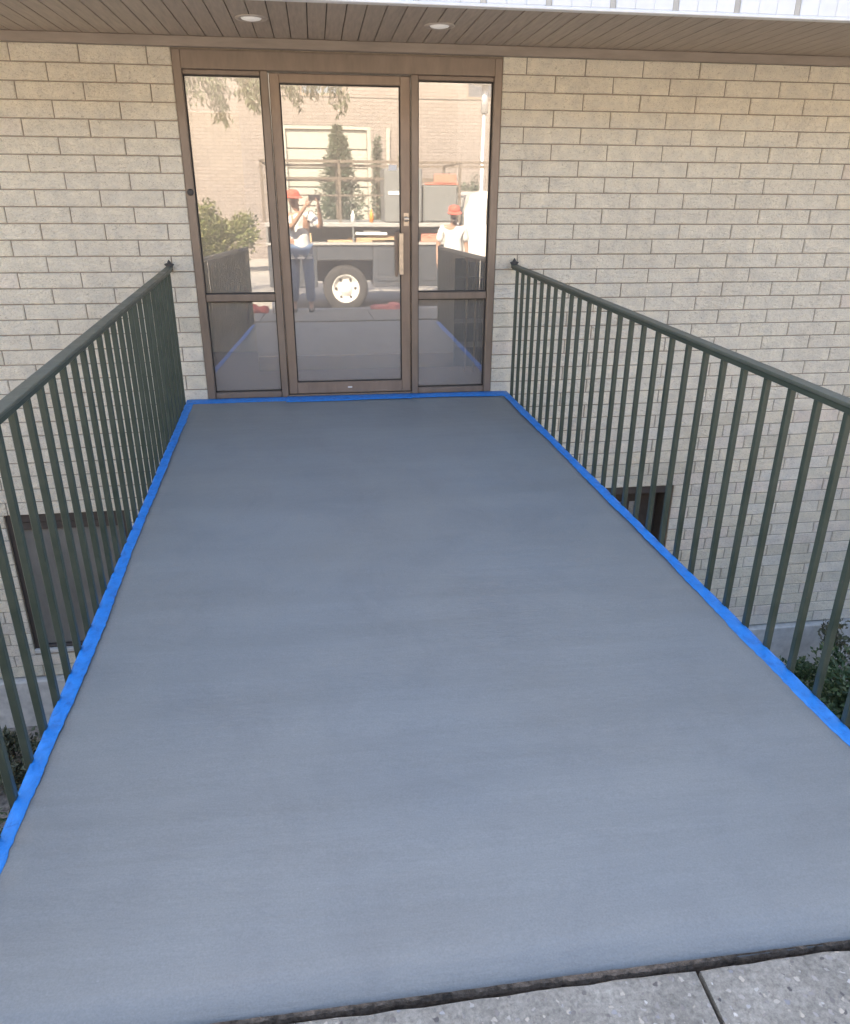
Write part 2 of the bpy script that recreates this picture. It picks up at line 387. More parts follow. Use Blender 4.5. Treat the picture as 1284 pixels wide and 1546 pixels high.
# backing walls (mortar plane) with openings
wall = MB(); Y0, Y1 = .007, .25
def wbox(x0, x1, z0, z1): wall.box(x0, x1, Y0, Y1, z0, z1)
wbox(-12, -3.893, -2.30, 2.36); wbox(-3.893, -3.003, -.855, 2.36); wbox(-3.893, -3.003, -2.30, -2.075)
wbox(-3.003, -2.29, -2.30, 2.36); wbox(-2.29, -.165, -2.30, -.02); wbox(-2.29, -.165, 2.236, 2.36)
wbox(-.165, .575, -2.30, 2.36); wbox(.575, 1.465, -.855, 2.36); wbox(.575, 1.465, -2.30, -2.075); wbox(1.465, 12, -2.30, 2.36)
WALL = wall.build('wall', 'mortar', BLD)
# bricks
def brick_mesh(wd, seed, lip=.0045):
    rnd = random.Random(seed); hw, hh = wd/2-.0035, CH/2-.0035
    nx = 4 if wd > .25 else 3
    V_ = []; F = []
    for j in range(2):
        for i in range(nx):
            x = -hw+.003+(2*hw-.006)*i/(nx-1); z = (-hh+.003) if j == 0 else (hh-.003)
            V_.append((x+rnd.uniform(-.0012, .0012), rnd.uniform(-.0035, .0015), z+rnd.uniform(-.001, .001)))
    for i in range(nx-1): F.append((i, i+1, nx+i+1, nx+i))
    ringi = list(range(nx))+list(range(2*nx-1, nx-1, -1)); m = len(ringi); b = len(V_)
    for q in ringi:
        x, y, z = V_[q]; sx = 1 if x > 0 else -1
        X = x if q % nx not in (0, nx-1) else sx*hw; V_.append((X, lip, hh if z > 0 else -hh))
    for q in range(m): V_.append((V_[b+q][0], .03, V_[b+q][2]))
    for i in range(m):
        j = (i+1) % m; F.append((ringi[i], b+i, b+j, ringi[j])); F.append((b+i, b+m+i, b+m+j, b+j))
    me = bpy.data.meshes.new('brick'); me.from_pydata(V_, [], F)
    bm = bmesh.new(); bm.from_mesh(me); bmesh.ops.recalc_face_normals(bm, faces=bm.faces); bm.to_mesh(me); bm.free()
    me.materials.append(MT['brick']); return me
full = [brick_mesh(BL, i) for i in range(10)]
cache = {}
bricks = []
for k in range(0, 44):
    zc = TOPZ-(k+.5)*CH; off = 0 if k % 2 == 0 else .5
    for s in range(-13, 13):
        x0, x1 = (s+off)*BL, (s+off+1)*BL
        segs = [(x0, x1)]
        for a, b, zb, zt in OPEN:
            if zb-.03 < zc < zt+.03:
                ns = []
                for p, q in segs:
                    if q <= a or p >= b: ns.append((p, q)); continue
                    if p < a-.02: ns.append((p, a))
                    if q > b+.02: ns.append((b, q))
                segs = ns
        for p, q in segs:
            if q < -4.9 or p > 4.2: continue
            bricks.append((p, q, zc))
def pixarea(p, q, z):
    d = Vector(((p+q)/2, 0, z))-CAM; zz = d.dot(fw)
    px = Vector((d.dot(rt2)/zz, d.dot(up2)/zz)); vis = abs(px.x) < .58 and abs(px.y) < .70
    if not vis: return 0
    if LX(0) < (p+q)/2 < RX(0) and z < 0: return 0
    a = (q-p)/(zz*zz)
    if z < -.2: a *= .5            # mostly hidden by rails and walkway
    return a
order = sorted(range(len(bricks)), key=lambda i: -pixarea(*bricks[i]))
top = set(order[:290]); rest = MB(); rnd = random.Random(3)
for i, (p, q, z) in enumerate(bricks):
    wd = q-p
    if abs(wd-BL) < .002: me = full[rnd.randrange(10)]
    else:
        key = (round(wd, 3), rnd.randrange(3))
        if key not in cache: cache[key] = brick_mesh(wd, hash(key) & 999)
        me = cache[key]
    loc = ((p+q)/2, rnd.uniform(-.0015, .0015), z)
    if i in top:
        o = bpy.data.objects.new('brick', me); COL.objects.link(o); o.parent = WALL; o.location = loc
        o.rotation_euler = (0, rnd.uniform(-.0025, .0025), 0)
    else:
        b = len(rest.v); rest.v += [(x+loc[0], y+loc[1], zz+loc[2]) for x, y, zz in (vv.co for vv in me.vertices)]
        rest.f += [tuple(b+ii for ii in pl.vertices) for pl in me.polygons]
me = bpy.data.meshes.new('brickwork'); me.from_pydata(rest.v, [], rest.f)
o = link('brickwork', me, 'brick', WALL); tag(o, kind='stuff')
# footing band
ft = MB().box(-12, 12, -.055, .25, -2.80, -2.318).build('footing', 'footing', BLD, bevel=.01)
# upper storey, sides, back, floors (unseen roof opening added to brighten the inside)
ub = MB().box(-12, 12, -1.085, .45, 2.375, 5.7).box(-12, -6, .45, 5.4, 2.64, 5.7).box(4, 12, .45, 5.4, 2.64, 5.7).box(-12, 12, 5.4, 8, 2.375, 5.7).build('upper_wall', 'upper', BLD)
sb = MB().box(-12, -11.75, .26, 7.75, -2.9, 2.37); sb.box(11.75, 12, .26, 7.75, -2.9, 2.37); sb.box(-12, 12, 7.76, 8, -2.9, 2.37); sb.build('rear_wall', 'upper', BLD)
fl = MB().box(-11.7, 11.7, .03, 7.7, -.22, -.003).build('interior_floor', 'int_floor', BLD)
# frieze board where soffit meets wall
MB().box(-6, 6, -.05, .004, 2.243, 2.3).build('frieze_board', 'trim', BLD, bevel=.004)
# soffit boards
sof = MB().box(-6, 6, -1.075, 0, 2.316, 2.37).build('soffit', 'groove', BLD)
bw = .1042; bmesh0 = MB().box(-bw/2+.0025, bw/2-.0025, -1.07, -.045, 2.300, 2.3155).mesh('soffit_board', bevel=.002)
bmesh0.materials.append(MT['soffit'])
i = 0
x = -1.489
xs = [-1.541+bw/2+bw*k for k in range(-34, 46)]
for x in xs:
    o = bpy.data.objects.new('soffit_board', bmesh0); COL.objects.link(o); o.parent = sof; o.location = (x, random.uniform(-.002, .002), random.uniform(-.0006, .0006))
# edge trims + fascia
MB().box(-6, 6, -1.13, -1.076, 2.288, 2.304).build('soffit_edge_trim', 'fascia', BLD, bevel=.003)
fas = MB().box(-6, 6, -1.105, -1.087, 2.306, 3.1).build('fascia', 'fascia', BLD)
pm = MB().box(-.052, .052, -1.126, -1.106, 2.3045, 3.1).mesh('fascia_panel', bevel=.004); pm.materials.append(MT['fascia'])
bt = MB().box(-.015, .015, -1.1225, -1.1062, 2.3045, 3.1).mesh('fascia_batten', bevel=.002); bt.materials.append(MT['batten'])
for k in range(-7, 6):
    xb = .155+.3465*k
    o = bpy.data.objects.new('fascia_batten', bt); COL.objects.link(o); o.parent = fas; o.location = (xb, 0, 0)
    for q in range(3):
        o = bpy.data.objects.new('fascia_panel', pm); COL.objects.link(o); o.parent = fas; o.location = (xb+.0165+.0525+.1045*q+.0005, 0, 0)
# ---------------- entrance frame
FY0, FY1 = -.004, .11
fr = MB()
fr.box(-2.29, -2.238, FY0, FY1, .0, 2.236)            # left jamb
fr.box(-.217, -.165, FY0, FY1, .0, 2.236)             # right jamb
fr.box(-2.238, -.217, FY0, FY1, 2.128, 2.236)           # head
fr.box(-1.752, -1.705, FY0, FY1, .0, 2.128)
fr.box(-.776, -.729, FY0, FY1, .0, 2.128)
FR = fr.build('entrance_frame', 'bronze', BLD, bevel=.004)
def rail(x0, x1, z0, z1): MB().box(x0, x1, .006, .09, z0, z1).build('transom_rail', 'bronze', FR, bevel=.004)
for x0, x1 in ((-2.236, -1.754), (-.727, -.219)):
    rail(x0, x1, .698, .748); rail(x0, x1, .0, .043)
    MB().box(x0, x1, .012, .08, 2.10, 2.127).build('glazing_stop', 'bronze', FR, bevel=.003)
MB().box(-1.704, -.777, .0, .105, .0, .016).build('threshold', 'bronze', FR, bevel=.004)
def pane(name, x0, x1, z0, z1, y, parent):
    g = MB().box(x0-.008, x1+.008, y, y+.006, z0-.008, z1+.008).build(name, 'glass', parent)
    s = MB()
    for a in ((x0, x1, z0, z0+.008), (x0, x1, z1-.008, z1), (x0, x0+.008, z0+.008, z1-.008), (x1-.008, x1, z0+.008, z1-.008)): s.box(a[0], a[1], y-.012, y-.001, a[2], a[3])
    s.build('glazing_gasket', 'gasket', parent)
    return g
for x0, x1 in ((-2.238, -1.752), (-.729, -.217)):
    pane('sidelight_glass', x0, x1, .748, 2.10, .045, FR); pane('sidelight_glass', x0, x1, .043, .698, .045, FR)
# ---------------- door
DX0, DX1, DZ0, DZ1 = -1.698, -.783, .020, 2.118
dr = MB()
dr.box(DX0, DX0+.062, .010, .056, DZ0, DZ1); dr.box(DX1-.066, DX1, .010, .056, DZ0, DZ1)
dr.box(DX0+.062, DX1-.066, .010, .056, DZ1-.055, DZ1); dr.box(DX0+.062, DX1-.066, .010, .056, DZ0, .104)
DOOR = dr.build('door', 'bronze_door', BLD, bevel=.004)
pane('door_glass', DX0+.062, DX1-.066, .104, DZ1-.055, .032, DOOR)
hd = MB().box(-.867, -.837, -.040, -.026, .875, 1.155); hd.box(-.862, -.842, -.024, .012, .885, .905); hd.box(-.862, -.842, -.024, .012, 1.12, 1.14)
hd.build('handle', 'brass', DOOR, bevel=.004)
MB().box(-.893, -.874, -.008, .009, .86, 1.16).build('handle_plate', 'bronze', DOOR, bevel=.003)
MB().lathe([(0, -.012), (.016, -.012), (.019, -.006), (.019, .010), (0, .011)], (-.812, 0, 1.245), 'Y', 16).build('lock_cylinder', 'brass', DOOR, smooth=True)
MB().box(-.830, -.795, .006, .0099, 1.20, 1.285).build('lock_plate', 'brass', DOOR, bevel=.001)
MB().box(-1.262, -1.228, .003, .0099, .058, .068).build('floor_bolt', 'paper', DOOR, bevel=.003)
MB().box(-.93, -.875, .0295, .0315, 1.555, 1.59).build('door_sticker', 'paper', DOOR)
# frame lock on left jamb
MB().lathe([(0, -.010), (.010, -.012), (.019, -.008), (.022, .0), (.022, .004)], (-2.262, -.006, 1.41), 'Y', 18).build('key_switch', 'rail_bracket', FR, smooth=True)
# ---------------- interior
it = MB().box(-1.985, -.29, .96, 1.06, 0, 3.05).build('partition_wall', 'int_wall', BLD)
MB().box(-1.985, -.29, .945, .958, 0, .125).build('baseboard', 'int_base', BLD, bevel=.003)
iw = MB().box(-2.9, 0.9, 1.86, 1.96, 0, 3.9); iw.box(-2.62, -2.52, .27, 1.858, 0, 2.6); iw.build('interior_wall', 'int_wall', BLD)
idr = MB().box(-2.50, -1.99, 1.80, 1.848, .01, 2.05).build('interior_door', 'int_door', BLD, bevel=.004)
MB().lathe([(0, -.05), (.022, -.048), (.028, -.035), (.012, -.02), (.03, -.003), (.03, 0)], (-2.13, 1.80, .95), 'Y', 18).build('door_knob', 'chrome', idr, smooth=True)
MB().box(-2.13, -2.105, 1.775, 1.799, .28, .62).build('kick_latch', 'brass', idr, bevel=.003)
st = MB()
for k in range(5): st.box(-.28, .55, .95+.26*k, 1.85, .17*k, .17*(k+1))
st.build('interior_stair', 'int_dark', BLD, bevel=.004)
MB().box(.56, .64, .27, 1.85, 0, 2.6).build('stair_wall', 'int_dark', BLD)
sr = MB()
sr.bar((-.27, .62, .93), (.30, .62, .90), .03)
for k in range(8): sr.bar((-.25+.075*k, .62, .02), (-.25+.075*k, .62, .92), .014)
sr.build('stair_guard', 'brass', BLD)
# ---------------- basement windows
def bwindow(x0, x1, z0, z1, kind):
    W = MB()
    y0, y1 = .02, .16
    W.box(x0, x0+.05, y0, y1, z0, z1); W.box(x1-.05, x1, y0, y1, z0, z1); W.box(x0+.05, x1-.05, y0, y1, z1-.07, z1); W.box(x0+.05, x1-.05, y0, y1, z0, z0+.05)
    F = W.build('basement_window', 'win_frame', BLD, bevel=.005)
    if kind == 'board':
        MB().box(x0+.051, x1-.051, .05, .075, z0+.051, z1-.14).build('window_board', 'board', F, bevel=.004)
        MB().box(x0+.051, x1-.051, .03, .06, z1-.135, z1-.071).build('header_board', 'win_frame', F, bevel=.004)
    else:
        MB().box(x1-.052, x1-.050, .0205, .2, z0+.051, z1-.071).build('reveal_board', 'win_frame', F); MB().box(x0+.05, x0+.052, .0205, .2, z0+.051, z1-.071).build('reveal_board', 'win_frame', F)
        xm = 1.13
        sf = MB()
        for a, b_ in ((x0+.053, x0+.09), (.93, .975), (xm-.03, xm+.03), (1.225, x1-.053)): sf.box(a, b_, .17, .22, z0+.051, z1-.072)
        for a, b_ in ((x0+.09, .93), (.975, xm-.03), (xm+.03, 1.225)):
            for c_, d_ in ((z1-.20, z1-.072), (z1-.46, z1-.385), (z0+.051, z0+.10)): sf.box(a, b_, .172, .218, c_, d_)
        sf.build('sash', 'win_frame', F, bevel=.003)
        MB().box(x0+.092, 1.223, .196, .202, z0+.102, z1-.202).build('window_glass', 'win_glass', F)
        MB().box(x0+.093, 1.222, .205, .212, z1-.384, z1-.203).build('pane_reflection', 'pane_sheen', F)  # pale strip added behind the glass to imitate light reflected in the panes
    MB().box(x0-.0, x1+.0, -.012, .019, z0-.005, z0+.03).build('window_sill', 'footing', F, bevel=.004)
    return F
bwindow(-3.892, -3.004, -2.074, -.856, 'board'); bwindow(.576, 1.464, -2.074, -.856, 'glass')

# ============================================================ DOWNLIGHTS
def downlight(x, y, label):
    e = empty('recessed_downlight', (x, y, 2.300)); tag(e, label, 'ceiling light', 'recessed downlights in the soffit')
    MB().lathe([(.060, .004), (.062, -.004), (.086, -.0055), (.090, -.002), (.090, .0005)], (0, 0, 0), 'Z', 36).build('trim_ring', 'light_trim', e, smooth=True)
    MB().lathe([(0, -.012), (.03, -.011), (.052, -.006), (.0605, .002)], (0, 0, 0), 'Z', 32).build('lens', 'lens', e, smooth=True)
    return e
downlight(-1.745, -.605, 'left round recessed downlight in brown soffit above the sidelight')
downlight(-.68, -.575, 'right round recessed downlight in brown soffit above the door')

# ============================================================ RAILINGS
def railing(side, label):
    X = LX if side < 0 else RX
    e = empty('railing', (X(0)+side*.012, 0, 0)); tag(e, label, 'railing', 'green metal railings beside the walkway')
    ox = e.location.x
    def P(y, z): return Vector((X(y)+side*.012-ox, y, dz(y)+z))
    ya, yb = -.02, -4.42
    tr = MB(); a, b = P(ya, .935), P(yb, .935)
    tr.bar(a, b, .046, .014); T = tr.mesh('top_rail', bevel=.004, seg=2)
    link('top_rail', T, 'rail_top', e)
    MB().bar(P(ya, .917), P(yb, .917), .030, .020).build('rail_channel', 'rail', e, bevel=.002)
    n = 32; sp = .1398
    for k in range(n):
        y = -.118-sp*k
        if y < yb+.04: break
        jit = random.uniform(-.003, .003)
        bmb = MB(); p = P(y, -.14); q = P(y, .908); q.x += jit
        bmb.bar(p, q, .0215, .0215, upv=(0, 1, 0)); bmb.build('baluster', 'rail', e, bevel=.0025)
        if k % 8 == 3:
            MB().box(p.x-.012 if side > 0 else p.x-.01, p.x+.01 if side > 0 else p.x+.012, y-.03, y+.03, p.z+.01, p.z+.07).build('side_bracket', 'rail', e, bevel=.003)
    MB().bar(P(yb, -.14), P(yb, .95), .04, .04, upv=(0, 1, 0)).build('end_post', 'rail', e, bevel=.003)
    br = MB(); c = P(-.012, .945)
    br.box(c.x-.016, c.x+.016, -.03, .0, c.z-.030, c.z+.012)
    for dx, dzz, l in ((0, 1, .040), (-1, .35, .034), (1, .35, .034), (-.8, -.8, .026), (.8, -.8, .026)):
        d = Vector((dx, 0, dzz)).normalized(); br.tube([c+Vector((0, -.014, 0)), c+Vector((0, -.014, 0))+d*l*.6, c+Vector((0, -.014, 0))+d*l], [.011, .012, .002], 6)
    br.build('wall_bracket', 'rail_bracket', e)
    return e
railing(-1, 'green metal railing along the left edge of the grey walkway')
railing(1, 'green metal railing along the right edge of the grey walkway')

# ============================================================ TAPE
def tape(name, label, path, width_fn, seed, across, jitter=.004, zoff=.0022):
    """path: list of outer-edge points, across: unit vector to the inner edge"""
    rnd = random.Random(seed); bm = bmesh.new(); rows = []
    ph = [rnd.uniform(0, 6) for _ in range(6)]
    for i, p in enumerate(path):
        wd = width_fn(i/(len(path)-1)); s = i*.05
        rag = jitter*(math.sin(s*1.7+ph[0])*.7+math.sin(s*6.3+ph[1])*.35)+rnd.uniform(-jitter, jitter)*.5
        ro = jitter*.3*math.sin(s*2.1+ph[2])+rnd.uniform(-.0008, .0008)
        r = []
        for k in range(6):
            t = k/5
            q = Vector(p)+across*(ro*(1-t)+(wd+rag)*t)
            wr = .0012*max(0, math.sin(s*13+ph[3]+t*4))**4*(1 if math.sin(s*3.3+ph[4]) > .1 else 0)+.0006*rnd.random()
            q.z = dz(q.y)+zoff+max(-.0003, wr)+(.0006 if 0 < k < 5 else -.0002)
            r.append(bm.verts.new(q))
        rows.append(r)
    for a, b in zip(rows, rows[1:]):
        for k in range(5): bm.faces.new((a[k], a[k+1], b[k+1], b[k]))
    ext = bmesh.ops.extrude_face_region(bm, geom=list(bm.faces))
    for e_ in ext['geom']:
        if isinstance(e_, bmesh.types.BMVert): e_.co.z += .0006
    bmesh.ops.recalc_face_normals(bm, faces=bm.faces)
    me = bpy.data.meshes.new(name); bm.to_mesh(me); bm.free()
    for p in me.polygons: p.use_smooth = True
    o = link(name, me, 'tape'); tag(o, label, 'tape', 'blue masking tape round the painted walkway'); return o
nl = 210
tape('masking_tape', 'blue masking tape strip along the left edge of the walkway', [(LX(y)-.004, y, 0) for y in [-.01-4.26*i/nl for i in range(nl+1)]], lambda t: .050-.004*t+.004*math.sin(t*11), 1, Vector((1, 0, 0)), .0042)
tape('masking_tape', 'blue masking tape strip along the right edge of the walkway', [(RX(y)+.004, y, 0) for y in [-.01-4.26*i/nl for i in range(nl+1)]], lambda t: .054+.003*math.sin(t*9), 2, Vector((-1, 0, 0)), .0045)
tape('masking_tape', 'blue masking tape strip below the left sidelight', [(x, -.006, 0) for x in [-2.425+.735*i/40 for i in range(41)]], lambda t: .122-.010*t, 3, Vector((0, -1, 0)), .004, zoff=.0040)
tape('masking_tape', 'blue masking tape strip across the foot of the glass door', [(x, -.006, 0) for x in [-1.72+.93*i/46 for i in range(47)]], lambda t: .142+.006*math.sin(t*6), 4, Vector((0, -1, 0)), .0035, zoff=.0058)
tape('masking_tape', 'blue masking tape strip below the right sidelight', [(x, -.006, 0) for x in [-.80+.74*i/40 for i in range(41)]], lambda t: .128-.008*math.sin(t*5), 5, Vector((0, -1, 0)), .0035, zoff=.0040)

# ============================================================ FOLIAGE
def leaves(pts, size, mat, name, parent, asp=.5, droop=0, seed=0, fold=.25):
    """pts: (pos, outward). each leaf a folded four-triangle blade"""
    rnd = random.Random(seed); v = []; f = []
    for p, out in pts:
        d = Vector((rnd.gauss(0, 1), rnd.gauss(0, 1), rnd.gauss(0, .7))).normalized()*.8+out*.8+Vector((0, 0, -droop))
        d.normalize(); s = Vector((rnd.gauss(0, 1), rnd.gauss(0, 1), rnd.gauss(0, 1))); s = (s-d*s.dot(d)).normalized(); n_ = d.cross(s)
        L = size*rnd.uniform(.6, 1.3); Wd = L*asp
        b = len(v)
        v += [tuple(p), tuple(p+d*L*.45+s*Wd/2+n_*Wd*fold), tuple(p+d*L-n_*L*.12), tuple(p+d*L*.45-s*Wd/2+n_*Wd*fold), tuple(p+d*L*.45)]
        f += [(b, b+1, b+4), (b+1, b+2, b+4), (b+2, b+3, b+4), (b+3, b, b+4)]
    me = bpy.data.meshes.new(name); me.from_pydata(v, [], f); return link(name, me, mat, parent)
def shrub(label, cx, cy, z0, rx, ry, h, n, seed, mat='shrub_leaf', size=.05, cat='shrub', group=None, asp=.55, name='shrub', nstem=14, stemr=.008):
    rnd = random.Random(seed); e = empty(name, (cx, cy, z0)); tag(e, label, cat, group)
    stems = MB(); pts = []; tips = []
    for k in range(nstem):
        a = rnd.uniform(0, 2*math.pi); r = rnd.random()**.6
        tip = Vector((math.cos(a)*rx*r, math.sin(a)*ry*r, h*(.55+.45*rnd.random())*(1-.35*r)))
        mid = tip*.5+Vector((rnd.uniform(-.05, .05), rnd.uniform(-.05, .05), h*.06))
        stems.tube([(tip.x*.08, tip.y*.08, 0), mid, tip], [stemr, stemr*.7, stemr*.3], 5); tips.append((mid, tip))
    stems.build('stem', 'bark', e)
    for k in range(n):
        m_, t_ = tips[rnd.randrange(len(tips))]; t = rnd.random()**.6
        base = m_*(1-t)+t_*t; sp = .32*min(rx, h)*(1.1-.5*t)
        p = base+Vector((rnd.gauss(0, sp*.5), rnd.gauss(0, sp*.5), rnd.gauss(0, sp*.42)))
        if p.z < .02: p.z = .02+rnd.random()*.05
        out = (p-Vector((0, 0, h*.4))); out = out.normalized() if out.length > 0 else Vector((0, 0, 1))
        pts.append((p, out))
    leaves(pts, size, mat, 'foliage', e, asp, 0, seed)
    return e
shrub('tall leafy green shrub at the right image edge behind the railing', 2.50, -1.60, -2.76, .55, .50, 1.30, 5200, 11, size=.052)
shrub('low dark green shrub nearest the walkway below the right railing', 1.72, -1.70, -2.76, .42, .42, 1.02, 4200, 12, size=.05)
shrub('upright bushy shrub in front of the concrete footing on the right', 2.22, -.98, -2.76, .30, .26, .92, 2000, 13, size=.045)
shrub('small pale weed growing against the concrete footing on the right', 1.72, -.42, -2.76, .28, .22, .62, 520, 14, 'shrub_leaf_dry', .045, 'weed', name='weed', nstem=9, stemr=.005)
shrub('wispy weed with yellow leaves growing up the wall at the right edge', 3.05, -.35, -2.76, .25, .22, .75, 380, 15, 'shrub_leaf_dry', .05, 'weed', name='weed', nstem=9, stemr=.005)
shrub('low dry green ground shrub by the footing below the left railing', -3.95, -.65, -2.76, .50, .35, .34, 2200, 16, 'shrub_leaf_dry', .045)
shrub('dark low shrub below the left railing nearest the walkway', -3.35, -1.45, -2.76, .60, .45, .45, 2200, 17, 'shrub_leaf', .05)

shrub('pale green weed beside the tape at the foot of the right railing', 1.30, -.72, -2.76, .26, .24, .62, 900, 18, 'shrub_leaf', .045, 'weed', name='weed', nstem=10, stemr=.005)
#@@REFLECTED
# ============================================================ ACROSS THE STREET (seen in the entrance glass)
def opp_brick():
    m, t, b = new_mat('sunlit_cream_brickwork')
    mp = N(t, 'ShaderNodeMapping'); mp.inputs['Rotation'].default_value = (R(90), 0, 0)
    t.links.new(t.nodes.new('ShaderNodeNewGeometry').outputs['Position'], mp.inputs[0])
    br = N(t, 'ShaderNodeTexBrick'); br.inputs['Scale'].default_value = 1; br.inputs['Brick Width'].default_value = .40; br.inputs['Row Height'].default_value = .104
    br.inputs['Mortar Size'].default_value = .012; br.inputs['Color1'].default_value = (.235, .21, .19, 1); br.inputs['Color2'].default_value = (.21, .187, .17, 1); br.inputs['Mortar'].default_value = (.14, .112, .098, 1)
    t.links.new(mp.outputs[0], br.inputs[0]); t.links.new(br.outputs[0], b.inputs['Base Color']); b.inputs['Roughness'].default_value = .9
    inv = N(t, 'ShaderNodeMath', operation='SUBTRACT'); inv.inputs[0].default_value = 1; t.links.new(br.outputs['Fac'], inv.inputs[1]); bump(t, b, inv.outputs[0], .5, .01)
    return m
MT['opp_brick'] = opp_brick()
MT['door_white'] = simple('white_garage_door', (.34, .33, .285), .5, .04, 4)
MT['dark_window'] = simple('dark_office_window', (.06, .07, .09), .15, .1, 4)
MT['sky_window'] = simple('blue_grey_window', (.18, .22, .27), .15, .1, 4)
MT['truck_dark'] = simple('dark_blue_grey_truck_paint', (.060, .068, .080), .35, .15, 12, coat=.4)
MT['truck_grey'] = simple('grey_cabinet_paint', (.17, .18, .18), .4, .1, 8)
MT['truck_light'] = simple('pale_grey_ledge', (.34, .34, .33), .45, .12, 12)
MT['cab_white'] = simple('white_cab_paint', (.72, .71, .68), .3, .04, 4, coat=.5)
MT['rack'] = simple('grey_brown_rack_steel', (.14, .115, .09), .55, .2, 20)
MT['rubber'] = simple('tyre_rubber', (.035, .034, .033), .85, .2, 30)
MT['rim'] = simple('white_steel_rim', (.62, .61, .58), .4, .08, 20)
MT['wood'] = simple('loose_timber', (.46, .33, .20), .8, .25, 12, stretch=(.5, 5, 5))
MT['orange'] = simple('orange_plastic', (.75, .26, .03), .45, .08, 10)
MT['red'] = simple('red_fabric', (.56, .095, .06), .8, .15, 30, bmp=.3)
MT['pinkred'] = simple('faded_red_tarp', (.62, .20, .17), .8, .2, 20, bmp=.5)
MT['white_cloth'] = simple('white_polo_cotton', (.66, .65, .63), .85, .06, 18, bmp=.25)
MT['jeans'] = simple('blue_denim', (.10, .16, .27), .9, .25, 22, bmp=.3)
MT['grey_cloth'] = simple('grey_work_trousers', (.13, .12, .115), .9, .2, 22, bmp=.3)
MT['skin'] = simple('tanned_skin', (.34, .20, .135), .55, .08, 20)
MT['hair'] = simple('grey_hair', (.20, .18, .16), .8, .3, 60, bmp=.4)
MT['shoe'] = simple('dark_leather_shoe', (.06, .05, .045), .5, .2, 20)
MT['phone'] = simple('black_phone', (.02, .02, .022), .25, .05, 10)
MT['eye'] = simple('dark_eye', (.03, .02, .02), .2)
MT['post'] = simple('pale_galvanised_post', (.46, .47, .48), .45, .1, 10, metallic=.4)
MT['cable'] = simple('black_cable', (.03, .03, .03), .6)
MT['sign_red'] = simple('red_marker_panel', (.55, .20, .14), .5, .1, 10)

OB = empty('brick_building', (0, -22, -.6)); tag(OB, 'sunlit cream brick building across the street reflected in the entrance glass', 'building')
def ob(mb, name, mat, parent=OB, **k):
    o = mb.build(name, mat, parent, **k); o.matrix_parent_inverse = Matrix.Translation((0, 22, .6)) if parent is OB else Matrix(); return o
Z = -.62
wl = MB(); yf, yb = -22.0, -22.35
def wb(x0, x1, z0, z1): wl.box(x0, x1, yb, yf, z0, z1)
wb(-26, -2.40, Z, 4.42); wb(-2.40, .52, 3.57, 4.42); wb(.52, 26, Z, 4.42)
wb(-26, -1.75, 4.42, 6.0); wb(-.30, 3.71, 4.42, 6.0); wb(5.1, 26, 4.42, 6.0); wb(-26, 26, 6.0, 8.2)
WL2 = ob(wl, 'wall', 'opp_brick')
rb = MB(); rb.box(-26, 26, -34, -33.7, Z, 8.2); rb.box(-26, -25.7, -33.69, -22.36, Z, 8.2); rb.box(25.7, 26, -33.69, -22.36, Z, 8.2); ob(rb, 'rear_wall', 'opp_brick')
ob(MB().box(-26.2, 26.2, -34.2, -21.8, 8.21, 8.5), 'roof', 'trim')
for x0, x1, mt in ((-1.75, -.30, 'sky_window'), (3.71, 5.1, 'dark_window')):
    fm = MB(); fm.box(x0, x0+.07, -22.2, -22.05, 4.42, 6.0); fm.box(x1-.07, x1, -22.2, -22.05, 4.42, 6.0); fm.box(x0+.07, x1-.07, -22.2, -22.05, 4.42, 4.5); fm.box(x0+.07, x1-.07, -22.2, -22.05, 5.9, 6.0); fm.box((x0+x1)/2-.03, (x0+x1)/2+.03, -22.2, -22.05, 4.5, 5.9)
    F_ = ob(fm, 'window', 'bronze'); MB().box(x0+.07, x1-.07, -22.16, -22.12, 4.5, 5.9).build('window_pane', mt, F_)
GD = ob(MB().box(-2.40, -2.28, -22.2, -22.02, Z, 3.57).box(.40, .52, -22.2, -22.02, Z, 3.57).box(-2.28, .40, -22.2, -22.02, 3.45, 3.57), 'garage_door', 'door_white')
for k in range(7): MB().box(-2.27, .39, -22.17, -22.11, Z+.58*k+.02, Z+.58*k+.565).build('door_panel', 'door_white', GD, bevel=.01)
ob(MB().box(1.02, 1.14, -21.99, -21.9, Z, 3.5), 'downpipe', 'door_white')

# ---- street trees
def conifer(label, x, y, z0, h, r, n, seed, name='conifer_tree', mat='conifer_leaf', size=.12):
    rnd = random.Random(seed); e = empty(name, (x, y, z0)); tag(e, label, 'tree', 'trees across the street')
    MB().tube([(0, 0, 0), (.02, 0, h*.5), (0, 0, h*.96)], [.09*h/3, .06*h/3, .012], 8).build('trunk', 'bark', e)
    pts = []
    for k in range(n):
        t = rnd.random()**.8; a = rnd.uniform(0, 6.283)
        rr = r*(1-t)**.8*(.62+.22*math.sin(a*3+t*17+seed)+.22*math.sin(a*7-t*31))+.03; q = rnd.random()**.45*rr
        p = Vector((math.cos(a)*q, math.sin(a)*q, h*(.08+.92*t)-.12*q)); pts.append((p, Vector((math.cos(a), math.sin(a), .1))))
    leaves(pts, size, mat, 'crown', e, .35, .1, seed); return e
conifer('broad conifer behind the truck in front of the white garage door', -.74, -17, -.6, 3.75, 1.25, 9000, 31)
conifer('slim conifer between the garage door and the downpipe', .33, -17, -.6, 3.5, .26, 1300, 32)
conifer('rounded grey green column tree in front of the far brick wall', 1.15, -17.5, -.6, 3.6, .62, 3000, 33, 'column_tree', 'shrub_leaf_dry', .11)
shrub('yellow green hedge bush reflected low in the left sidelight', -4.0, -17, -.6, 1.05, .6, 2.05, 9000, 34, 'hedge_leaf', .11, group='bushes across the street', nstem=18, stemr=.02)
